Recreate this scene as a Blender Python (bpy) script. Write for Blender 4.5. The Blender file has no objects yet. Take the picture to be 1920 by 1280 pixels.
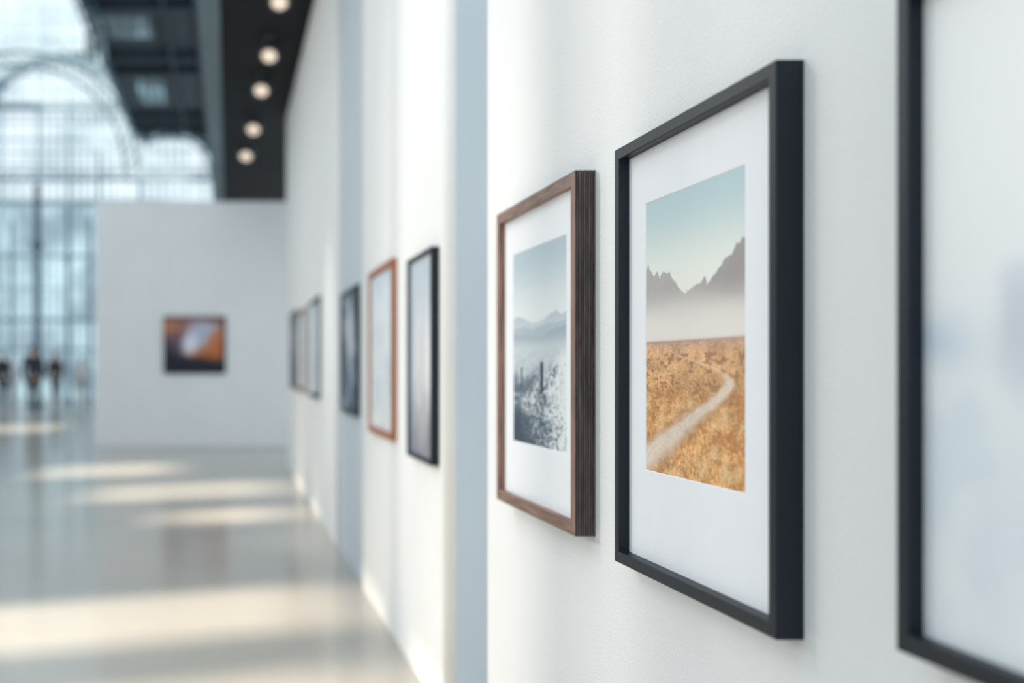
import bpy, bmesh, math, random
import numpy as np
from mathutils import Vector, Matrix
random.seed(4)
S = 0.8          # final unit scale (all lengths below are multiplied by it at the end)
EYE = 1.6
F = 2000.0
scene = bpy.context.scene
COL = scene.collection

def lin(c):
    return tuple(((v/255.0)/12.92 if v/255.0 <= 0.04045 else (((v/255.0)+0.055)/1.055)**2.4) for v in c)

# ------------------------------------------------------------------ materials
def mat(name, rgb, rough=0.6, noise=0.0, nscale=8.0, bump=0.0, bscale=200.0, metallic=0.0, emis=None, estr=0.0, stretch=None, spec=0.5, coat=0.0):
    m = bpy.data.materials.new(name); m.use_nodes = True
    nt = m.node_tree; b = nt.nodes['Principled BSDF']
    base = lin(rgb) + (1,)
    b.inputs['Base Color'].default_value = base
    b.inputs['Roughness'].default_value = rough
    b.inputs['Metallic'].default_value = metallic
    b.inputs['Specular IOR Level'].default_value = spec
    b.inputs['Coat Weight'].default_value = coat
    tc = nt.nodes.new('ShaderNodeTexCoord')
    mp = nt.nodes.new('ShaderNodeMapping')
    nt.links.new(tc.outputs['Object'], mp.inputs['Vector'])
    if stretch: mp.inputs['Scale'].default_value = stretch
    if noise > 0:
        n = nt.nodes.new('ShaderNodeTexNoise'); n.inputs['Scale'].default_value = nscale; n.inputs['Detail'].default_value = 5
        nt.links.new(mp.outputs[0], n.inputs['Vector'])
        r = nt.nodes.new('ShaderNodeValToRGB')
        r.color_ramp.elements[0].position = 0.3; r.color_ramp.elements[1].position = 0.7
        r.color_ramp.elements[0].color = tuple(max(0, c*(1-noise)) for c in base[:3]) + (1,)
        r.color_ramp.elements[1].color = tuple(min(1, c*(1+noise)) for c in base[:3]) + (1,)
        nt.links.new(n.outputs['Fac'], r.inputs['Fac']); nt.links.new(r.outputs['Color'], b.inputs['Base Color'])
    if bump > 0:
        n2 = nt.nodes.new('ShaderNodeTexNoise'); n2.inputs['Scale'].default_value = bscale; n2.inputs['Detail'].default_value = 3
        nt.links.new(mp.outputs[0], n2.inputs['Vector'])
        bp = nt.nodes.new('ShaderNodeBump'); bp.inputs['Strength'].default_value = bump; bp.inputs['Distance'].default_value = 0.002
        nt.links.new(n2.outputs['Fac'], bp.inputs['Height']); nt.links.new(bp.outputs[0], b.inputs['Normal'])
    if emis:
        b.inputs['Emission Color'].default_value = lin(emis) + (1,)
        b.inputs['Emission Strength'].default_value = estr
    return m

M_wall = mat('white_stucco', (236, 236, 235), 0.75, noise=0.012, nscale=3, bump=0.9, bscale=150)
M_wallshade = mat('blue_grey_wall_shade', (196, 205, 212), 0.75, noise=0.03, nscale=1.5, bump=0.3, bscale=170)  # for wall parts in shade, the shade is put into this tone
M_wallback = mat('grey_white_paint', (229, 231, 233), 0.75, noise=0.02, nscale=2)
M_black = mat('black_lacquer', (7, 20, 33), 0.45, noise=0.1, nscale=40, bump=0.05, bscale=300, spec=.36)
M_dark = mat('charcoal_wood', (88, 78, 76), 0.6, noise=0.5, nscale=14, stretch=(12, 12, 1.0), bump=0.5, bscale=60)
M_woodv = mat('walnut_vertical_grain', (138, 104, 88), 0.5, noise=0.45, nscale=9, stretch=(14, 14, 1.0), bump=0.2, bscale=40)
M_woodh = mat('walnut_horizontal_grain', (132, 102, 88), 0.5, noise=0.5, nscale=9, stretch=(14, 1.0, 14), bump=0.2, bscale=40)
M_oak = mat('orange_wood', (158, 92, 54), 0.5, noise=0.2, nscale=9, stretch=(10, 10, 1.0))
M_mat = mat('mat_board', (240, 241, 244), 0.85, noise=0.01, nscale=20)
M_soffit = mat('dark_soffit', (12, 18, 24), 0.8, noise=0.15, nscale=1.2, spec=.3)
M_beam = mat('grey_beam', (100, 120, 130), 0.6, noise=0.08, nscale=1)
M_steel = mat('painted_steel', (78, 100, 114), 0.5, noise=0.1, nscale=2)
M_arch = mat('arch_steel', (118, 144, 158), 0.5, noise=0.1, nscale=2)
M_mull = mat('pale_window_steel', (170, 192, 202), 0.5, noise=0.1, nscale=2)
M_roof = mat('dark_roof_deck', (38, 52, 61), 0.7, noise=0.35, nscale=0.6)
M_lamp = mat('lamp_housing_grey', (78, 84, 88), 0.4, noise=0.05)
M_lens = mat('lamp_lens', (240, 225, 208), 0.4, noise=0.01, emis=(255, 232, 210), estr=0.62)
M_blocker = mat('sun_blocker_paint', (200, 208, 213), 0.8, noise=0.05, nscale=0.5)
M_skin = mat('skin', (190, 150, 128), 0.6, noise=0.04)
M_hair = mat('hair_dark', (38, 30, 28), 0.6, noise=0.2, nscale=30)

# floor
def floor_mat():
    m = bpy.data.materials.new('polished_floor'); m.use_nodes = True
    nt = m.node_tree; b = nt.nodes['Principled BSDF']
    tc = nt.nodes.new('ShaderNodeTexCoord')
    n = nt.nodes.new('ShaderNodeTexNoise'); n.inputs['Scale'].default_value = 0.5; n.inputs['Detail'].default_value = 6
    nt.links.new(tc.outputs['Object'], n.inputs['Vector'])
    r = nt.nodes.new('ShaderNodeValToRGB')
    r.color_ramp.elements[0].color = lin((150, 148, 142)) + (1,); r.color_ramp.elements[0].position = .3
    r.color_ramp.elements[1].color = lin((164, 159, 150)) + (1,); r.color_ramp.elements[1].position = .7
    nt.links.new(n.outputs['Fac'], r.inputs['Fac']); nt.links.new(r.outputs['Color'], b.inputs['Base Color'])
    b.inputs['Roughness'].default_value = 0.17
    b.inputs['Specular IOR Level'].default_value = 0.6
    return m
M_floor = floor_mat()

def glass_mat(name, rgb, alpha, lo=.62, hi=1.4):
    m = bpy.data.materials.new(name); m.use_nodes = True
    nt = m.node_tree
    for n in list(nt.nodes): nt.nodes.remove(n)
    o = nt.nodes.new('ShaderNodeOutputMaterial'); t = nt.nodes.new('ShaderNodeBsdfTransparent')
    d = nt.nodes.new('ShaderNodeBsdfDiffuse'); mx = nt.nodes.new('ShaderNodeMixShader')
    tc = nt.nodes.new('ShaderNodeTexCoord'); nz = nt.nodes.new('ShaderNodeTexNoise'); nz.inputs['Scale'].default_value = 0.35; nz.inputs['Detail'].default_value = 3
    nt.links.new(tc.outputs['Object'], nz.inputs['Vector'])
    r = nt.nodes.new('ShaderNodeValToRGB')
    r.color_ramp.elements[0].position = .38; r.color_ramp.elements[1].position = .62
    c = lin(rgb)
    r.color_ramp.elements[0].color = tuple(v*lo for v in c) + (1,)
    r.color_ramp.elements[1].color = tuple(min(1, v*hi) for v in c) + (1,)
    nt.links.new(nz.outputs['Fac'], r.inputs['Fac']); nt.links.new(r.outputs['Color'], t.inputs['Color'])
    d.inputs['Color'].default_value = (.65, .74, .78, 1)
    mx.inputs['Fac'].default_value = alpha
    nt.links.new(t.outputs[0], mx.inputs[1]); nt.links.new(d.outputs[0], mx.inputs[2]); nt.links.new(mx.outputs[0], o.inputs['Surface'])
    return m
M_glass_hi = glass_mat('clear_sky_glazing', (240, 248, 250), 0.06, .80, 1.2)
M_glass_lo = glass_mat('tinted_blue_glazing', (202, 218, 227), 0.15)
M_glass_roof = glass_mat('roof_light_glazing', (196, 208, 214), 0.2)

# ------------------------------------------------------------------ mesh helpers
def empty(name, loc):
    e = bpy.data.objects.new(name, None); e.location = loc; e.empty_display_size = 0.1
    COL.objects.link(e); return e

def mk(name, verts, faces, mats, parent=None, loc=(0, 0, 0), midx=None, bevel=0, smooth=False, segs=2):
    base = Vector(parent['wl']) if parent and 'wl' in parent else (Vector(loc))
    me = bpy.data.meshes.new(name)
    me.from_pydata([tuple(Vector(v) - base) for v in verts], [], faces)
    for m in (mats if isinstance(mats, (list, tuple)) else [mats]): me.materials.append(m)
    if midx is not None: me.polygons.foreach_set('material_index', midx)
    bm = bmesh.new(); bm.from_mesh(me); bmesh.ops.recalc_face_normals(bm, faces=bm.faces); bm.to_mesh(me); bm.free()
    if smooth: me.polygons.foreach_set('use_smooth', [True]*len(me.polygons))
    o = bpy.data.objects.new(name, me)
    if parent: o.parent = parent
    else: o.location = base
    COL.objects.link(o)
    if bevel:
        b = o.modifiers.new('bevel', 'BEVEL'); b.width = bevel*S; b.segments = segs; b.limit_method = 'ANGLE'
    return o

def boxvf(x0, x1, y0, y1, z0, z1):
    v = [(x0, y0, z0), (x1, y0, z0), (x1, y1, z0), (x0, y1, z0), (x0, y0, z1), (x1, y0, z1), (x1, y1, z1), (x0, y1, z1)]
    f = [(0, 3, 2, 1), (4, 5, 6, 7), (0, 1, 5, 4), (1, 2, 6, 5), (2, 3, 7, 6), (3, 0, 4, 7)]
    return v, f
def merge(parts):
    V, Fc = [], []
    for v, f in parts:
        n = len(V); V += list(v); Fc += [tuple(i+n for i in q) for q in f]
    return V, Fc
def barvf(p, q, w, d):
    p, q = Vector(p), Vector(q); t = (q-p).normalized(); n = Vector((-t.z, 0, t.x))*w/2; dy = Vector((0, d/2, 0))
    v = [p-n-dy, p+n-dy, p+n+dy, p-n+dy, q-n-dy, q+n-dy, q+n+dy, q-n+dy]
    f = [(0, 1, 2, 3), (4, 7, 6, 5), (0, 4, 5, 1), (1, 5, 6, 2), (2, 6, 7, 3), (3, 7, 4, 0)]
    return [tuple(a) for a in v], f
def cylvf(p, q, r0, r1, n=24):
    p, q = Vector(p), Vector(q); t = (q-p).normalized()
    a = t.orthogonal().normalized(); b = t.cross(a)
    v = []
    for c, r in ((p, r0), (q, r1)):
        for i in range(n):
            an = 2*math.pi*i/n; v.append(tuple(c + a*math.cos(an)*r + b*math.sin(an)*r))
    f = [(i, (i+1) % n, n+(i+1) % n, n+i) for i in range(n)] + [tuple(range(n))[::-1], tuple(range(n, 2*n))]
    return v, f
def struct(o, label=None):
    o['kind'] = 'structure'
    if label: o['label'] = label
    return o

# ------------------------------------------------------------------ room shell
struct(mk('floor', *boxvf(-13.6, 5, -6, 62, -0.2, 0), M_floor), 'polished pale grey concrete gallery floor')
TOP = 4.22+EYE
def rwall(y0, y1, r0, r1, x0=1.0, x1=1.35, m=M_wall):
    P = [(x1, y0)]
    n = 6
    for i in range(n+1):
        a = math.pi/2*i/n
        P.append((x0+r0-r0*math.sin(a), y0+r0-r0*math.cos(a)) if r0 > 0 else (x0, y0))
    for i in range(n+1):
        a = math.pi/2*i/n
        P.append((x0+r1-r1*math.cos(a), y1-r1+r1*math.sin(a)) if r1 > 0 else (x0, y1))
    P.append((x1, y1))
    Q = []
    for p in P:
        if not Q or (abs(p[0]-Q[-1][0])+abs(p[1]-Q[-1][1]) > 1e-6): Q.append(p)
    k = len(Q)
    V = [(p[0], p[1], 0) for p in Q]+[(p[0], p[1], TOP) for p in Q]
    Fc = [(i, (i+1) % k, k+(i+1) % k, k+i) for i in range(k)]+[tuple(range(k)), tuple(range(k, 2*k))]
    o = mk('wall_right', V, Fc, m)
    for p in o.data.polygons: p.use_smooth = abs(p.normal.z) < .5 and p.area < 1.0
    return o
struct(rwall(-4.0, 4.10, 0, .015), 'white textured gallery partition wall')
struct(rwall(4.878, 7.84, .05, .02, x1=1.9), 'white textured gallery partition wall')
struct(rwall(7.84, 9.66, 0, 0, x0=1.02, m=M_wallshade), 'recessed gallery partition wall, shade painted as blue-grey')  # shaded stretch of wall, its shade given by the colour
struct(rwall(9.66, 17.9, .02, .02), 'white textured gallery partition wall')
struct(mk('trim_1', *boxvf(1.05, 1.9, 4.872, 4.880, 0, TOP), M_wallshade), 'sheet on the partition end, shade painted as blue-grey')  # thin sheet added to colour the sunless end face as shade
struct(mk('wall_back', *boxvf(-2.72, 2.6, 22.2, 22.5, 0, 3.5+EYE), M_wallback, bevel=0.01), 'pale freestanding gallery partition wall')
struct(mk('ceiling', *boxvf(-0.08, 3.4, 7.5, 28.5, 4.3+EYE, 4.6+EYE), M_soffit), 'dark charcoal soffit')
struct(mk('trim_2', *boxvf(-0.34, -0.08, 7.5, 28.5, 4.25+EYE, 5.6+EYE), M_beam), 'grey steel edge beam')

# unseen side wall put in to block the sun, openings shaped for floor patches
K = 0.35; EL = math.radians(35); SL = math.tan(EL)*math.sqrt(1+K*K); XL = -13.5
def open_floor(xa, xb, xc, yc, hw):
    return (yc-K*(xc-XL)-hw, yc-K*(xc-XL)+hw, -EYE+SL*(xa-XL), -EYE+SL*(xb-XL))
ops = [open_floor(-2.9, -0.8, -1.9, 17.0, 1.15), open_floor(-1.7, .82, -0.3, 14.2, .95), open_floor(-0.6, .8, .3, 11.8, .6),
       open_floor(-2.6, .82, .68, 7.3, .66), open_floor(-2.4, .85, .6, 4.7, 1.0), open_floor(-7.5, -4.5, -6, 29, 2.2)]
ys = sorted(set([-6, 62] + [o[0] for o in ops] + [o[1] for o in ops]))
zs = sorted(set([-EYE, 17] + [o[2] for o in ops] + [o[3] for o in ops]))
parts = []
for i in range(len(ys)-1):
    for j in range(len(zs)-1):
        yc = (ys[i]+ys[i+1])/2; zc = (zs[j]+zs[j+1])/2
        if any(o[0] < yc < o[1] and o[2] < zc < o[3] for o in ops): continue
        parts.append(boxvf(XL-.1, XL, ys[i], ys[i+1], zs[j]+EYE, zs[j+1]+EYE))
struct(mk('sun_blocker_left', *merge(parts), M_blocker), 'unseen side wall added to block the sun, openings cut for floor patches')

# added mast out of view, its fins cast soft shadow bands on the wall
LX, LY = -6.0, 7.0
parts = [boxvf(LX-.2, LX-.14, LY-.03, LY+.03, 0, 4.1), boxvf(LX-.2, LX+.52, LY-.03, LY+.03, 4.04, 4.10), boxvf(LX+.48, LX+.52, LY-.62, LY+.2, 4.04, 4.1)]
for (yw, wd) in [(1.66, .30), (2.35, .12), (3.22, .34), (4.6, .2), (6.40, .26), (6.95, .1), (8.6, .3)]:
    t = .5/(1-LX); y = LY+(yw-LY)*t; h = wd*t/2
    parts.append(boxvf(LX+.49, LX+.51, y-h, y+h, 3.0, 4.05))
struct(mk('trim_20', *merge(parts), M_lamp), 'unseen mast added with fins that cast bands on the wall')

# ------------------------------------------------------------------ glazed end facade (Y = 60)
YF = 60.0
def fp(x, y, dy=0): return ((x-425)*YF/F, YF+dy, (693-y)*YF/F+EYE)
bars = []
for x in [-30, 18, 35, 52, 86, 100, 114, 144, 158, 172, 200, 214, 238, 276, 290, 305, 320, 335, 350, 380]:
    bars.append(barvf(fp(x, 745), fp(x, -60), 0.07, 0.15))
for x in [0, 72, 130, 186, 262]:
    bars.append(barvf(fp(x, 745), fp(x, -60), 0.2, 0.25))
for y, w in [(-20, .12), (20, .06), (40, .06), (75, .14), (120, .06), (140, .06), (170, .06), (200, .2), (215, .06), (230, .06), (262, .1), (285, .06), (310, .06), (335, .2), (380, .3), (480, .16), (540, .06), (600, .2), (655, .12), (700, .1)]:
    bars.append(barvf(fp(-40, y), fp(440, y), w, 0.15))
def arc(cx, cy, r, w, a0=0, a1=180, n=28, dy=-.1, d=.3):
    pts = [(cx+r*math.cos(math.radians(a0+(a1-a0)*i/n)), cy-r*math.sin(math.radians(a0+(a1-a0)*i/n))) for i in range(n+1)]
    return [barvf(fp(*pts[i], dy), fp(*pts[i+1], dy), w, d) for i in range(n)]
arcs = arc(110, 255, 148, .3) + arc(110, 255, 136, .09) + arc(320, 330, 84, .2, 0, 130) + arc(320, 330, 74, .08, 0, 130)
for a in range(6, 180, 10):
    arcs.append(barvf(fp(110+136*math.cos(math.radians(a)), 255-136*math.sin(math.radians(a)), -.1), fp(110+148*math.cos(math.radians(a+5)), 255-148*math.sin(math.radians(a+5)), -.1), .07, .12))
for (xa, ya, xb, yb, hgt, wv) in [(-40, 340, 440, 340, 16, .09), (-40, 208, 256, 208, 12, .08)]:
    n = 22
    for i in range(n):
        x0_, x1_ = xa+(xb-xa)*i/n, xa+(xb-xa)*(i+1)/n; y0_, y1_ = ya+(yb-ya)*i/n, ya+(yb-ya)*(i+1)/n
        arcs.append(barvf(fp(x0_, y0_, -.4), fp(x1_, y1_, -.4), wv, .12)); arcs.append(barvf(fp(x0_, y0_-hgt, -.4), fp(x1_, y1_-hgt, -.4), wv, .12))
        arcs.append(barvf(fp(x0_, y0_-(hgt if i % 2 else 0), -.4), fp(x1_, y1_-(0 if i % 2 else hgt), -.4), wv*.6, .1))
win = empty('window_1', fp(200, 693)[:2] + (0,)); win['wl'] = tuple(win.location); struct(win, 'tall glazed steel hall end window with arched lights')
mk('mullion', *merge(bars), M_mull, parent=win)
mk('arch_frame', *merge(arcs), M_arch, parent=win)
v = [fp(-40, 380, .3), fp(440, 380, .3), fp(440, -60, .3), fp(-40, -60, .3)]
mk('upper_glazing', v, [(0, 1, 2, 3)], M_glass_hi, parent=win)
v = [fp(-40, 746, .3), fp(440, 746, .3), fp(440, 380, .3), fp(-40, 380, .3)]
mk('lower_glazing', v, [(0, 1, 2, 3)], M_glass_lo, parent=win)
pts = []
for x in range(110, 441, 6):
    yb = 255.0
    if abs(x-110) < 148: yb = 255-math.sqrt(148**2-(x-110)**2)
    if abs(x-320) < 84: yb = max(yb, 330-math.sqrt(84**2-(x-320)**2)) if x > 258 else yb
    yt = 96 if x < 160 else (60 if x < 190 else -60)
    pts.append((x, yb, min(yt, yb-8)))
V, Fc = [], []
for (x, yb, yt) in pts:
    V += [fp(x, yb, -.05), fp(x, min(yt, yb-6), -.05)]
for i in range(len(pts)-1): Fc.append((2*i, 2*i+2, 2*i+3, 2*i+1))
mk('spandrel_panel', V, Fc, M_roof, parent=win)

# dark roof deck with two roof lights
zr = 13.5+EYE; X0, X1, YA, YB = -5.1, 3.4, 30, 60
sk = [(-4.7, -3.0, 40.8, 43.6), (-4.3, -3.0, 49.5, 54.5)]
xs = sorted(set([X0, X1] + [s[0] for s in sk] + [s[1] for s in sk])); yy = sorted(set([YA, YB] + [s[2] for s in sk] + [s[3] for s in sk]))
parts = []
for i in range(len(xs)-1):
    for j in range(len(yy)-1):
        xc, yc = (xs[i]+xs[i+1])/2, (yy[j]+yy[j+1])/2
        if any(s[0] < xc < s[1] and s[2] < yc < s[3] for s in sk): continue
        parts.append(boxvf(xs[i], xs[i+1], yy[j], yy[j+1], zr, zr+.1))
for y in (33, 36, 39, 45.3, 47.6, 56, 58.5): parts.append(boxvf(X0, X1, y, y+.22, zr-.35, zr))
for x in (-2.4, -1.2): parts.append(boxvf(x, x+.14, YA, YB, zr-.3, zr))
struct(mk('ceiling', *merge(parts), M_roof), 'dark steel roof deck')
for i, s in enumerate(sk):
    struct(mk('window_%d' % (2+i), *boxvf(s[0], s[1], s[2], s[3], zr+.03, zr+.06), M_glass_roof), 'frosted roof light in the dark roof deck')
struct(mk('trim_3', *boxvf(X0-.2, X0, YA, YB, zr-.4, zr+.2), M_steel), 'dark steel edge girder of the roof')
def rib(name, y, cx, cz, r, w, a0, a1):
    n = 30; P = []
    for rr in (r, r+.6):
        P.append([(cx+rr*math.cos(math.radians(a0+(a1-a0)*i/n)), y, cz+rr*math.sin(math.radians(a0+(a1-a0)*i/n))) for i in range(n+1)])
    bs = []
    for i in range(n):
        bs.append(barvf(P[0][i], P[0][i+1], w, .2)); bs.append(barvf(P[1][i], P[1][i+1], w, .2))
        bs.append(barvf(P[0][i], P[1][i+1], w*.5, .15))
    return struct(mk(name, *merge(bs), M_steel), 'arched steel roof truss')
rib('trim_4', 48, -9.3, 10.6, 4.7, .1, 0, 180)
rib('trim_5', 38, -9.3, 12.6, 4.4, .09, 0, 180)
for i, (x, y, w) in enumerate([(70, 46, .28), (-20, 50, .3), (128, 52, .2), (168, 56, .16), (22, 57, .14)]):
    X = (x-425)*y/F
    st = barvf((X, y, 0), (X, y, 9.6), w, w)
    fl = [boxvf(X-w*.9, X+w*.9, y-w*.9, y+w*.9, 0, .15), boxvf(X-w*.8, X+w*.8, y-w*.8, y+w*.8, 6.8, 7.1)]
    struct(mk('trim_%d' % (6+i), *merge([st]+fl), M_steel if i == 0 else M_arch), 'slender blue-grey steel column')

# ------------------------------------------------------------------ numpy picture painting
def vnoise(U, Vv, fx, fy, seed):
    rng = np.random.RandomState(seed); G = rng.rand(int(fy)+3, int(fx)+3)
    x = U*fx; y = Vv*fy; xi = np.floor(x).astype(int); yi = np.floor(y).astype(int)
    a = x-xi; b = y-yi; a = a*a*(3-2*a); b = b*b*(3-2*b)
    xi = np.clip(xi, 0, int(fx)+1); yi = np.clip(yi, 0, int(fy)+1)
    return (G[yi, xi]*(1-a)+G[yi, xi+1]*a)*(1-b)+(G[yi+1, xi]*(1-a)+G[yi+1, xi+1]*a)*b
def fbm(U, Vv, fx, fy, seed, o=4):
    s = 0; t = 0; a = 1.0
    for k in range(o):
        s = s+a*vnoise(U, Vv, fx*2**k, fy*2**k, seed+k); t += a; a *= .55
    return s/t
def C(*c): return np.array(c, float)
def mix(a, b, t): t = np.clip(t, 0, 1)[..., None]; return a*(1-t)+b*t
def ss(a, b, x): t = np.clip((x-a)/(b-a), 0, 1); return t*t*(3-2*t)
def full(U, c): return np.ones(U.shape+(3,))*c
def smoothcurve(x, xp, fp_):
    xp = np.array(xp, float); f = np.array(fp_, float)
    m = np.gradient(f, xp); i = np.clip(np.searchsorted(xp, x)-1, 0, len(xp)-2)
    h = xp[i+1]-xp[i]; t = np.clip((x-xp[i])/h, 0, 1)
    return (2*t**3-3*t**2+1)*f[i]+(t**3-2*t**2+t)*h*m[i]+(-2*t**3+3*t**2)*f[i+1]+(t**3-t**2)*h*m[i+1]

def pic_desert(U, V):
    img = mix(full(U, C(186, 208, 213)), C(240, 240, 231), ss(0, .32, V))
    px = [0, .03, .06, .097, .13, .17, .2, .252, .28, .299, .34, .38, .425, .47, .52, .56, .6, .638, .665, .69, .72, .76, .787, .82, .85, .88, .925, .95, .97, 1]
    pv = [.255, .235, .262, .284, .268, .288, .27, .285, .275, .30, .318, .345, .36, .352, .346, .34, .334, .318, .345, .335, .322, .305, .292, .278, .262, .258, .232, .238, .222, .215]
    ridge = np.interp(U, px, pv) + .018*(np.abs(fbm(U, V*0+.5, 34, 1, 5, 2)-.5)*2-.3)
    m = ss(-.003, .003, V-ridge)
    mc = mix(full(U, C(182, 176, 174)), C(164, 156, 154), ss(.5, .9, U))
    mc = mc + 12*(fbm(U+V*.6, V-U*.5+1, 9, 7, 9)-.5)[..., None]
    s1 = .335+.10*np.abs(U-.42)+.012*fbm(U, V*0, 12, 1, 15); s2 = .375+.05*np.abs(U-.35)+.012*fbm(U, V*0, 9, 1, 16)
    mc = mix(mc, C(192, 184, 180), ss(-.01, .02, V-s1)*.5)
    mc = mix(mc, C(206, 198, 192), ss(-.01, .03, V-s2)*.5)
    mc = mix(mc, C(236, 228, 220), ss(.32, .48, V))
    img = mix(img, mc, m)
    g = V > .522
    d = np.clip((V-.522)/.478, 0, 1)
    n1 = fbm(U, V, 8, 18, 21, 6); n2 = fbm(U, V, 80, 160, 33, 2); n3 = fbm(U+V*.25, V, 60, 40, 43, 3)
    gc = mix(full(U, C(202, 164, 140)), C(218, 168, 122), ss(0, .12, d))
    gc = mix(gc, C(216, 160, 104), ss(.1, .5, d)); gc = mix(gc, C(224, 168, 108), ss(.5, 1, d)*ss(.2, .8, U))
    gc = gc*(1+.40*(n1-.5)[..., None]+.28*(n2-.5)[..., None]+.40*d[..., None]*(n3-.5)[..., None])
    cl = fbm(U, V, 11, 20, 91, 6)*.8+.2*n2
    hl = ss(.46, .70, cl)*ss(.12, .6, d)
    gc = mix(gc, C(242, 210, 164), hl*.65)
    gc = mix(gc, C(166, 108, 62), (1-ss(.30, .50, cl))*ss(.2, .5, d)*.6)
    spots = ss(.58, .68, fbm(U, V, 26, 70, 55, 3))*ss(.04, .1, d)*(1-ss(.32, .55, d))
    gc = mix(gc, C(146, 106, 78), spots*.65)
    dd = [0, .07, .10, .13, .17, .21, .25, .30, .36, .43, .55, .70, .84, 1.0]
    cx = [.24, .27, .34, .44, .60, .74, .83, .86, .82, .72, .53, .30, .10, -.14]
    wd = [.008, .010, .014, .018, .024, .032, .042, .052, .065, .08, .11, .15, .18, .22]
    pc = smoothcurve(d, dd, cx)+.05*(fbm(U*0+.3, V, 1, 40, 71, 3)-.5); pw = np.interp(d, dd, wd)*(.7+.6*fbm(U, V, 24, 60, 88, 3))
    pm = (1-ss(.25, 1.45, np.abs(U-pc)/pw+.3*(n2-.5)))*ss(.05, .10, d)*(.5+.5*ss(.2, .34, d))
    pcx = full(U, C(234, 217, 202))*(1+.14*(n2-.5)[..., None]+.1*(n1-.5)[..., None])
    gc = mix(gc, C(168, 116, 76), (1-ss(.9, 1.8, np.abs(U-pc)/pw))*ss(.3, .5, d)*.4)
    gc = gc*(1-pm[..., None]*.9)+pcx*pm[..., None]*.9
    img = np.where(g[..., None], gc, img)
    img = mix(img, C(190, 156, 140), np.exp(-((V-.524)/.006)**2)*.6)
    return img

def pic_cactus(U, V):
    img = mix(full(U, C(182, 198, 206)), C(228, 232, 232), ss(0, .36, V))
    j = .014*(np.abs(fbm(U, V*0+.2, 20, 1, 205, 3)-.5)*2-.3)
    r1 = np.interp(U, [0, .06, .12, .2, .3, .4, .52, .64, .74, .82, .9, 1], [.35, .34, .335, .35, .37, .385, .385, .37, .345, .34, .36, .35])+j
    img = mix(img, C(184, 195, 204), ss(-.005, .005, V-r1)*.85)
    img = mix(img, C(212, 219, 222), ss(-.003, .003, V-r1)*ss(.35, .42, V)*.55)
    r3 = np.interp(U, [0, .2, .4, .55, .7, .85, 1], [.395, .39, .405, .40, .385, .39, .38])+.012*fbm(U, V*0, 14, 1, 6)
    img = mix(img, C(170, 183, 193), ss(-.005, .005, V-r3)*.7)
    r2 = np.interp(U, [0, .15, .35, .55, .7, .85, 1], [.42, .43, .435, .45, .43, .415, .405])+.012*fbm(U, V*0, 12, 1, 3)
    img = mix(img, C(160, 174, 185), ss(-.005, .005, V-r2)*.75)
    img = mix(img, C(212, 219, 222), ss(.43, .52, V)*.8)
    gr = ss(.48, .58, V+.04*(U-.5))
    big = fbm(U, V, 5, 9, 112, 3); mid = fbm(U, V, 24, 44, 12, 4); fine = fbm(U, V, 80, 180, 17, 2)
    edge = np.interp(U, [0, .15, .3, .5, .65, .8, 1], [.90, .84, .74, .68, .70, .62, .56])
    near = ss(-.06, .06, V-(edge-.06))
    farc = mix(full(U, C(204, 212, 215)), C(168, 180, 188), ss(.45, .70, mid*.7+fine*.3)*.7)
    sh = ss(.58, .72, V+.10*(big-.5))*(1-ss(.35, .7, U)*.7)
    farc = mix(farc, C(88, 104, 118), sh*ss(.18, .6, mid)*.95)
    lit = ss(.32, .62, big*.35+mid*.35+fine*.40-.12+.34*(U-.38))
    nearc = mix(full(U, C(66, 83, 98)), C(230, 233, 234), lit)
    gc = mix(farc, nearc, near)
    img = mix(img, gc, gr)
    img = mix(img, C(54, 70, 86), (1-ss(.02, .20, (1-V)+.36*U-.12*mid))*.9)
    def cac(u0, v0, v1, w): return (1-ss(.8, 1.2, np.abs(U-u0)/w))*ss(v0, v0+.012, V)*(1-ss(v1, v1+.02, V))
    for c in (cac(.57, .575, .72, .026), cac(.18, .60, .70, .014), cac(.80, .60, .64, .01)):
        img = mix(img, C(48, 64, 72), c)
    return img

def pic_far(U, V):
    n = fbm(U, V, 4, 4, 8); n2 = fbm(U, V, 6, 6, 18)
    img = mix(full(U, C(206, 128, 84)), C(180, 100, 58), ss(.1, .7, V+.3*(n-.5)))
    img = mix(img, C(110, 84, 92), ss(.12, -.05, V-.1*n2-.12*U)*.7)
    img = mix(img, C(60, 56, 72), (1-ss(.10, .34, np.hypot((U-.12)*.8, (V-.60)*.8+.15*(n-.5))))*.9)
    img = mix(img, C(110, 100, 120), (1-ss(.10, .28, np.hypot((U-.32)*.8, (V-.36)*.9+.15*(n-.5))))*.6)
    img = mix(img, C(180, 186, 208), 1-ss(.10, .27, np.hypot((U-.60)*.7, (V-.29)*.8)+.2*(n2-.5)))
    img = mix(img, C(222, 224, 234), 1-ss(.05, .2, np.hypot((U-.42)*1.0, (V-.46)*.7)+.15*(n-.5)))
    img = mix(img, C(196, 112, 66), (1-ss(.06, .22, np.hypot((U-.84)*1.1, (V-.52)*.6)))*.8)
    img = mix(img, C(28, 32, 48), ss(.64, .80, V+.25*(n-.5)+.06*(1-U)))
    img = mix(img, C(40, 42, 60), ss(.93, 1.0, U+.1*(n2-.5))*.6)
    return img
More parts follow.
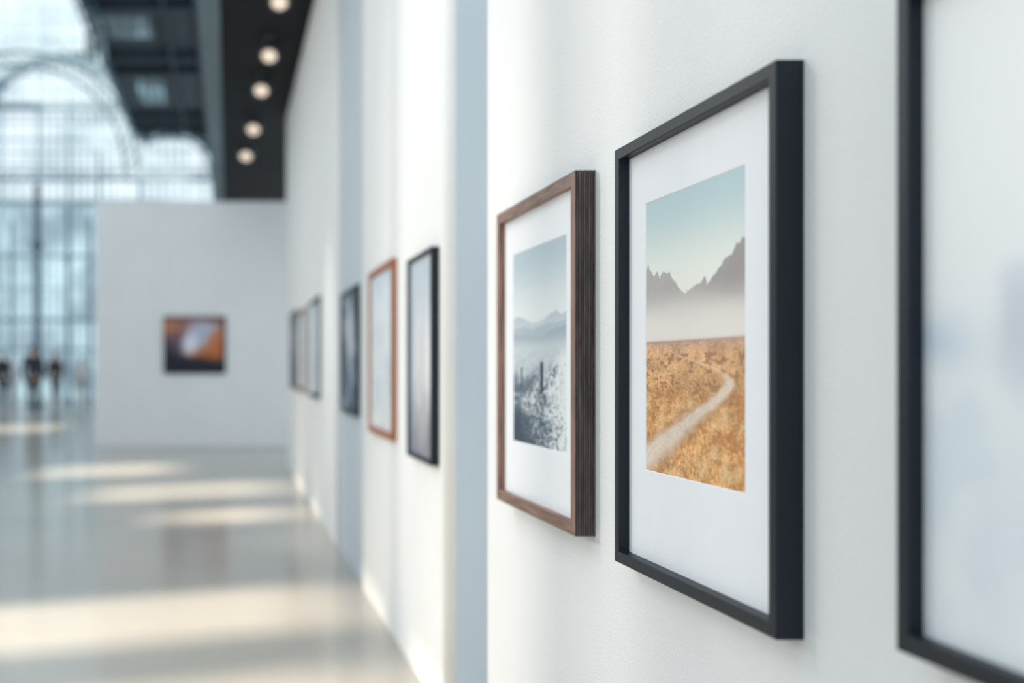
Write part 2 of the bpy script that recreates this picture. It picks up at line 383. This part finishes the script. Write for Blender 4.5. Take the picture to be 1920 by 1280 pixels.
def pic_portrait(U, V):
    n = fbm(U, V, 5, 7, 28)
    img = mix(full(U, C(184, 195, 204)), C(228, 230, 234), ss(.1, .5, V)*ss(.1, .5, U))
    img = mix(img, C(116, 120, 130), ss(.55, .98, V+.25*(n-.5))*.85)
    img = mix(img, C(180, 172, 172), (1-ss(.1, .3, np.hypot(U-.55, (V-.62)*.6)))*.5)
    return mix(img, C(116, 128, 142), (1-ss(0, .22, U))*.5)
def pic_pale(U, V):
    n = fbm(U, V, 3, 5, 38)
    img = mix(full(U, C(214, 223, 230)), C(232, 231, 228), V)
    return mix(img, C(186, 200, 212), ss(.4, .8, n)*.6)
def pic_blue(U, V):
    n = fbm(U, V, 4, 6, 48)
    img = mix(full(U, C(60, 78, 94)), C(150, 162, 176), ss(.35, .7, n))
    return mix(img, C(196, 200, 208), 1-ss(.1, .35, np.hypot(U-.55, (V-.35)*.8)))
def pic_mist(U, V):
    n = fbm(U, V, 3, 4, 58); n2 = fbm(U, V, 7, 9, 68)
    img = mix(full(U, C(240, 241, 242)), C(226, 231, 234), ss(.2, .7, V+.3*(n-.5)))
    img = mix(img, C(206, 218, 228), ss(.5, .7, n2)*.5*ss(.3, .6, V))
    img = mix(img, C(180, 199, 218), np.exp(-((V-.55-.08*(n-.5))/.04)**2)*(1-ss(.03, .22, U))*.6)
    img = mix(img, C(184, 193, 206), (1-ss(.01, .09, np.hypot((U-.28)*.9, (V-.53)*.8)+.08*(n2-.5)))*.65)
    return mix(img, C(208, 218, 225), ss(.6, .9, V)*ss(.35, .65, n)*.7)

def attr_mat(name, rough):
    m = bpy.data.materials.new(name); m.use_nodes = True
    nt = m.node_tree; b = nt.nodes['Principled BSDF']
    a = nt.nodes.new('ShaderNodeAttribute'); a.attribute_name = 'pigment'
    n = nt.nodes.new('ShaderNodeTexNoise'); n.inputs['Scale'].default_value = 600
    mr = nt.nodes.new('ShaderNodeMapRange'); mr.inputs['To Min'].default_value = .96; mr.inputs['To Max'].default_value = 1.04
    vm = nt.nodes.new('ShaderNodeVectorMath'); vm.operation = 'SCALE'
    nt.links.new(n.outputs['Fac'], mr.inputs['Value']); nt.links.new(a.outputs['Color'], vm.inputs[0]); nt.links.new(mr.outputs[0], vm.inputs['Scale'])
    nt.links.new(vm.outputs[0], b.inputs['Base Color']); b.inputs['Roughness'].default_value = rough
    b.inputs['Specular IOR Level'].default_value = .3
    return m
M_print = attr_mat('pigment_print', .55)

# ------------------------------------------------------------------ picture frames
def sweep(prof, a0, a1, z0, z1, P):
    V, Fc, tag = [], [], []
    n = len(prof)
    for (sa, sz) in ((0, 0), (1, 0), (1, 1), (0, 1)):
        for (d, o) in prof:
            a = a0+o if sa == 0 else a1-o; z = z0+o if sz == 0 else z1-o
            V.append(P(a, z, d))
    for c in range(4):
        c2 = (c+1) % 4
        for k in range(n):
            k2 = (k+1) % n
            Fc.append((c*n+k, c*n+k2, c2*n+k2, c2*n+k)); tag.append((c, k))
    return V, Fc, tag

def picture(label, P, a0, a1, z0, z1, depth, bar, rec, material, pic=None, art=None, res=(60, 80), name='picture_frame', group=None, ridged=False, flip=False, bev=.002):
    base = Vector(P((a0+a1)/2, z0, 0))
    e = empty(name, base); e['wl'] = tuple(base); e['label'] = label; e['category'] = 'framed picture'
    if ridged:
        prof = []; N = 8
        for i in range(N):
            d0 = (depth-.004)*(i/N); w = (depth-.004)/N
            g = .005 if i % 3 else .008
            prof += [(d0+.02*w, g), (d0+.20*w, .001*(i % 2)), (d0+.78*w, 0), (d0+.94*w, g)]
        prof = [(0, .008)]+prof+[(depth-.003, .0), (depth, .001), (depth, bar), (0, bar)]
        V, Fc, tag = sweep(prof, a0, a1, z0, z1, P)
        n = len(prof); mi = []
        for c, k in tag:
            mi.append(0 if k < n-3 else (1 if c in (0, 2) else 2))
        mk('frame_moulding', V, Fc, [M_dark, M_woodh, M_woodv], parent=e, midx=mi)
    else:
        prof = [(0, 0), (depth, 0), (depth, bar), (0, bar)]
        V, Fc, tag = sweep(prof, a0, a1, z0, z1, P)
        mk('frame_moulding', V, Fc, material, parent=e, bevel=bev)
    dm = depth-rec
    ia0, ia1, iz0, iz1 = a0+bar, a1-bar, z0+bar, z1-bar
    if art:
        b0, b1, c0, c1 = art
        o = [P(ia0, iz0, dm), P(ia1, iz0, dm), P(ia1, iz1, dm), P(ia0, iz1, dm)]
        i_ = [P(b0, c0, dm), P(b1, c0, dm), P(b1, c1, dm), P(b0, c1, dm)]
        g = .0015
        h = [P(b0+g, c0+g, dm-g), P(b1-g, c0+g, dm-g), P(b1-g, c1-g, dm-g), P(b0+g, c1-g, dm-g)]
        V = o+i_+h; Fc = [(k, (k+1) % 4, 4+(k+1) % 4, 4+k) for k in range(4)]+[(4+k, 4+(k+1) % 4, 8+(k+1) % 4, 8+k) for k in range(4)]
        mk('mat_board', V, Fc, M_mat, parent=e)
    else:
        b0, b1, c0, c1 = ia0, ia1, iz0, iz1; g = 0.0
    nu, nv = res
    us = np.linspace(0, 1, nu+1); vs = np.linspace(0, 1, nv+1)
    U, Vv = np.meshgrid(us, vs)
    img = np.clip(pic(U, Vv), 0, 255)/255.0
    imgl = np.where(img <= .04045, img/12.92, ((img+.055)/1.055)**2.4)
    V = []
    for r in range(nv+1):
        z = c1+(c0-c1)*vs[r]
        for c in range(nu+1):
            t = us[c]; a = (b0+(b1-b0)*t) if not flip else (b1+(b0-b1)*t)
            V.append(P(a, z, dm-g))
    W = nu+1
    Fc = [(r*W+c, r*W+c+1, (r+1)*W+c+1, (r+1)*W+c) for r in range(nv) for c in range(nu)]
    o = mk('print', V, Fc, M_print, parent=e)
    at = o.data.color_attributes.new('pigment', 'FLOAT_COLOR', 'POINT')
    at.data.foreach_set('color', np.concatenate([imgl, np.ones(imgl.shape[:2]+(1,))], axis=2).reshape(-1).astype(np.float32))
    if group: e['group'] = group
    return e
def PR(W):  # on right wall at X=W: a = Y
    return lambda a, z, d: (W-d, a, z+EYE)
R = PR(1.0)
G = 'framed pictures along the partition wall'
picture('black frame, wide white mat, golden grassland with path and jagged mountains', R, 1.8466, 2.616, -.468, .537, .049, .027, .026, M_black, pic_desert, (2.010, 2.489, -.234, .388), (230, 560), flip=True, group=G)
picture('walnut frame with ridged dark sides, white mat, cactus desert print', R, 2.891, 3.731, -.452, .5415, .056, .036, .020, M_woodv, pic_cactus, (3.027, 3.59, -.238, .386), (170, 420), flip=True, ridged=True, group=G)
picture('large black frame with pale misty abstract print', R, .80, 1.5155, -.398, .548, .049, .027, .022, M_black, pic_mist, None, (60, 80), flip=True, group=G)
picture('black frame with pale hazy print darkening toward its base', R, 5.013, 5.693, -.453, .581, .040, .022, .015, M_black, pic_portrait, None, flip=True, group=G)
picture('orange wooden frame with pale print', R, 6.258, 7.32, -.419, .658, .03, .04, .015, M_oak, pic_pale, None, flip=True, group=G)
picture('dark frame with blue-grey print and pale mat', PR(1.02), 8.148, 9.31, -.358, .655, .03, .03, .012, M_black, pic_blue, None, flip=True, group=G)
picture('thin charcoal frame with pale print', R, 11.34, 12.75, -.312, .79, .025, .05, .01, M_black, pic_pale, None, flip=True, group=G)
picture('thin brown frame with pale print', R, 13.45, 14.77, -.29, .79, .025, .06, .01, M_woodv, pic_pale, None, flip=True, group=G)
picture('dark frame with blue-grey print', R, 15.23, 16.5, -.28, .86, .025, .05, .01, M_black, pic_blue, None, flip=True, group=G)
PB = lambda a, z, d: (a, 22.2-d, z+EYE)
picture('small canvas of orange, navy and white abstract shapes on pale partition', PB, (307-425)*22.2/F, (423-425)*22.2/F, (693-700)*22.2/F, (693-593)*22.2/F, .05, .025, .006, M_black, pic_far, None, (60, 60), flip=False)

# ------------------------------------------------------------------ ceiling spotlights
for (x, y) in [(524, 5), (505, 105), (490, 170), (475, 243), (461, 293)]:
    zr_ = 4.06; Y = F*zr_/(693-y); X = (x-425)*Y/F
    k = 1+.03*(Y-12)
    c = Vector((X, Y, zr_+EYE)); ax = Vector((-.12, -.62, -.77)).normalized()
    e = empty('ceiling_spotlight', (X, Y, 4.3+EYE)); e['wl'] = tuple(e.location)
    e['label'] = 'round grey ceiling spotlight glowing warm white on dark soffit'; e['category'] = 'spotlight'; e['group'] = 'ceiling spotlights under the dark soffit'
    top = Vector((X, Y, 4.3+EYE))
    mk('canopy', *cylvf(top, top-Vector((0, 0, .02)), .08, .07), M_lamp, parent=e)
    mk('stem', *cylvf(top-Vector((0, 0, .015)), c-ax*.12, .018, .018, 10), M_lamp, parent=e)
    v1, f1 = cylvf(c-ax*.24, c-ax*.17, .09*k, .12*k); v2, f2 = cylvf(c-ax*.17, c, .12*k, .125*k)
    mk('lamp_housing', *merge([(v1, f1), (v2, f2)]), M_lamp, parent=e, bevel=.006)
    mk('lens', *cylvf(c, c+ax*.015, .088*k, .08*k), M_lens, parent=e)

# ------------------------------------------------------------------ people
def skinmesh(name, joints, edges, parent, m, sub=2):
    me = bpy.data.meshes.new(name)
    me.from_pydata([j[0] for j in joints], edges, [])
    o = bpy.data.objects.new(name, me); COL.objects.link(o)
    sk_ = o.modifiers.new('skin', 'SKIN'); sk_.use_smooth_shade = True
    for i, j in enumerate(joints):
        me.skin_vertices[0].data[i].radius = (j[1], j[2] if len(j) > 2 else j[1])
    me.skin_vertices[0].data[0].use_root = True
    o.modifiers.new('sub', 'SUBSURF').levels = sub
    o.modifiers['sub'].render_levels = sub
    dg = bpy.context.evaluated_depsgraph_get(); dg.update()
    nm = bpy.data.meshes.new_from_object(o.evaluated_get(dg))
    nm.materials.clear(); nm.materials.append(m); nm.polygons.foreach_set('use_smooth', [True]*len(nm.polygons))
    o.modifiers.clear(); o.data = nm; o.parent = parent
    return o
def person(loc, heading, label, jacket, trousers, step=.22, k=1.0):
    e = empty('person', loc); e['label'] = label; e['category'] = 'person'; e['group'] = 'visitors walking in the hall'
    e.rotation_euler = (0, 0, heading)
    q = k/S  # metres -> build units
    def J(x, y, z, r, r2=None): return ((x*q, y*q, z*q), r*q, (r2 or r)*q)
    s = step
    legs = lambda g: [J(0, 0, .93, .13*g, .10*g), J(-.09, s*.4, .85, .085*g), J(-.10, s*.75, .48, .058*g), J(-.10, s*1.0, .09, .04*g),
                      J(.09, -s*.4, .85, .085*g), J(.10, -s*.55, .48, .058*g), J(.10, -s*1.2, .10, .04*g)]
    le = [(0, 1), (1, 2), (2, 3), (0, 4), (4, 5), (5, 6)]
    arms = lambda g: [J(-.19, 0, 1.42, .055*g), J(-.24, -.04, 1.14, .042*g), J(-.22, .06, .90, .03*g),
                      J(.19, 0, 1.42, .055*g), J(.24, .02, 1.14, .042*g), J(.22, .16, .92, .03*g)]
    body = legs(.9) + [J(0, 0, 1.15, .11, .08), J(0, 0, 1.38, .13, .085), J(0, 0, 1.50, .05), J(0, .015, 1.60, .078, .088), J(0, .01, 1.69, .065, .075)] + arms(.85) + \
        [J(-.215, .10, .82, .025, .035), J(.215, .22, .85, .025, .035), J(-.10, s*1.0+.13, .045, .03), J(.10, -s*1.2+.12, .05, .03)]
    be = le + [(0, 7), (7, 8), (8, 9), (9, 10), (10, 11), (8, 12), (12, 13), (13, 14), (8, 15), (15, 16), (16, 17), (14, 18), (17, 19), (3, 20), (6, 21)]
    skinmesh('body', body, be, e, M_skin)
    skinmesh('trousers', legs(1.15), le, e, trousers)
    jk = [J(0, 0, .90, .165, .125), J(0, 0, 1.15, .14, .11), J(0, 0, 1.38, .155, .11), J(0, 0, 1.46, .08)] + arms(1.3)
    skinmesh('jacket', jk, [(0, 1), (1, 2), (2, 3), (2, 4), (4, 5), (5, 6), (2, 7), (7, 8), (8, 9)], e, jacket)
    skinmesh('hair', [J(0, -.03, 1.60, .07, .075), J(0, -.02, 1.68, .082, .088), J(0, .01, 1.73, .06, .07)], [(0, 1), (1, 2)], e, M_hair)
    for sx, sy, sz in ((-.10, s*1.0, .05), (.10, -s*1.2, .05)):
        skinmesh('shoe', [J(sx, sy-.05, sz, .045), J(sx, sy+.06, sz-.005, .045, .04), J(sx, sy+.16, sz-.012, .038, .033)], [(0, 1), (1, 2)], e, M_hair, 1)
    for sx in (-.03, .03):
        skinmesh('eye', [J(sx, .088, 1.615, .010), J(sx, .095, 1.615, .009)], [(0, 1)], e, M_hair, 1)
    skinmesh('nose', [J(0, .09, 1.61, .010), J(0, .108, 1.585, .013)], [(0, 1)], e, M_skin, 1)
    return e
Mj1 = mat('navy_coat', (34, 40, 54), .8, noise=.1); Mj2 = mat('brown_coat', (64, 52, 50), .8, noise=.1)
Mj3 = mat('light_jacket', (205, 208, 212), .8, noise=.05); Mt = mat('dark_trousers', (36, 42, 54), .8, noise=.1)
Mt2 = mat('pale_trousers', (170, 172, 176), .8, noise=.05)
def at(x, Y): return ((x-425)*Y/F, Y, 0)
person(at(62, 37), .2, 'person in navy coat and dark trousers walking', Mj1, Mt, .12, k=1.12)
person(at(104, 47), 2.8, 'person in brown coat walking beside another visitor', Mj2, Mt, .12, k=1.1)
person(at(4, 43), -.4, 'person in dark coat strolling in the hall', Mj1, Mt, .12, k=1.08)
person(at(152, 48), 3.3, 'person in light grey jacket standing in the hall', Mj3, Mt2, .06)
person(at(22, 54), 3.0, 'person in light grey jacket standing in the hall', Mj3, Mt2, .06)

# ------------------------------------------------------------------ lights and world
w = bpy.data.worlds.new('sky'); scene.world = w; w.use_nodes = True
nt = w.node_tree; bg = nt.nodes['Background']
tc = nt.nodes.new('ShaderNodeTexCoord'); sp = nt.nodes.new('ShaderNodeSeparateXYZ'); rp = nt.nodes.new('ShaderNodeValToRGB')
nt.links.new(tc.outputs['Generated'], sp.inputs[0]); nt.links.new(sp.outputs['Z'], rp.inputs['Fac']); nt.links.new(rp.outputs['Color'], bg.inputs['Color'])
rp.color_ramp.elements[0].color = (.80, .91, .965, 1); rp.color_ramp.elements[1].color = (.86, .94, 1.0, 1)
bg.inputs['Strength'].default_value = 1.34
sl = bpy.data.lights.new('sun', 'SUN'); sl.energy = 13; sl.angle = math.radians(2.2); sl.color = (1, .87, .70)
so = bpy.data.objects.new('sun', sl); COL.objects.link(so)
so.rotation_euler = Vector((1, K, -SL)).to_track_quat('-Z', 'Y').to_euler()
def area(name, loc, tgt, sx, sy, e, col):
    l = bpy.data.lights.new(name, 'AREA'); l.shape = 'RECTANGLE'; l.size = sx*S; l.size_y = sy*S; l.energy = e; l.color = col
    o = bpy.data.objects.new(name, l); COL.objects.link(o); o.location = loc
    o.rotation_euler = (Vector(tgt)-Vector(loc)).to_track_quat('-Z', 'Y').to_euler()
def spot(name, loc, tgt, deg, e, col, blend=1.0, rad=.12):
    l = bpy.data.lights.new(name, 'SPOT'); l.spot_size = math.radians(deg); l.spot_blend = blend; l.energy = e; l.color = col; l.shadow_soft_size = rad
    o = bpy.data.objects.new(name, l); COL.objects.link(o); o.location = loc
    o.rotation_euler = (Vector(tgt)-Vector(loc)).to_track_quat('-Z', 'Y').to_euler()
area('added_fill', (-4.0, 6.5, 6.4), (1, 2.8, 1.4), 1.4, 2, 50, (1, .96, .91))  # unseen fill added for the near wall and soft frame shadows
area('added_fill', (-5.0, 13, 5.4), (1, 11, 1.6), 3, 3, 60, (1, .96, .91))  # second unseen fill, added to brighten the farther partitions
spot('added_fill', (LX, LY, 3.6), (1, 2.4, 1.6), 76, 470, (1, .95, .88), .6, .015)  # spot added behind the fins to throw soft bands on the wall
spot('added_wall_spot', (-.6, 11.0, 5.3), (1, 10.2, 1.0), 30, 240, (1, .95, .88))  # spot added to brighten the far partition, no fixture there
spot('added_wall_spot', (-1.4, 4.6, 5.6), (1, 3.9, 1.6), 26, 80, (1, .95, .88))  # likewise added, lifts the far end of the near wall

# ------------------------------------------------------------------ camera
cam = bpy.data.cameras.new('camera'); co = bpy.data.objects.new('camera', cam); COL.objects.link(co)
co.location = (0, 0, EYE); co.rotation_euler = (math.pi/2, 0, 0)
cam.sensor_width = 36; cam.lens = F/1920*36; cam.shift_x = 535/1920; cam.shift_y = 53/1920
cam.dof.use_dof = True; cam.dof.focus_distance = 2.5*S; cam.dof.aperture_fstop = 1.55; cam.clip_end = 500
scene.camera = co

# ------------------------------------------------------------------ scale everything to metres
done = set()
for o in bpy.data.objects:
    o.location = o.location*S
    if o.type == 'MESH' and o.data.name not in done:
        o.data.transform(Matrix.Scale(S, 4)); done.add(o.data.name)
    if 'wl' in o: del o['wl']
scene.view_settings.view_transform = 'Standard'
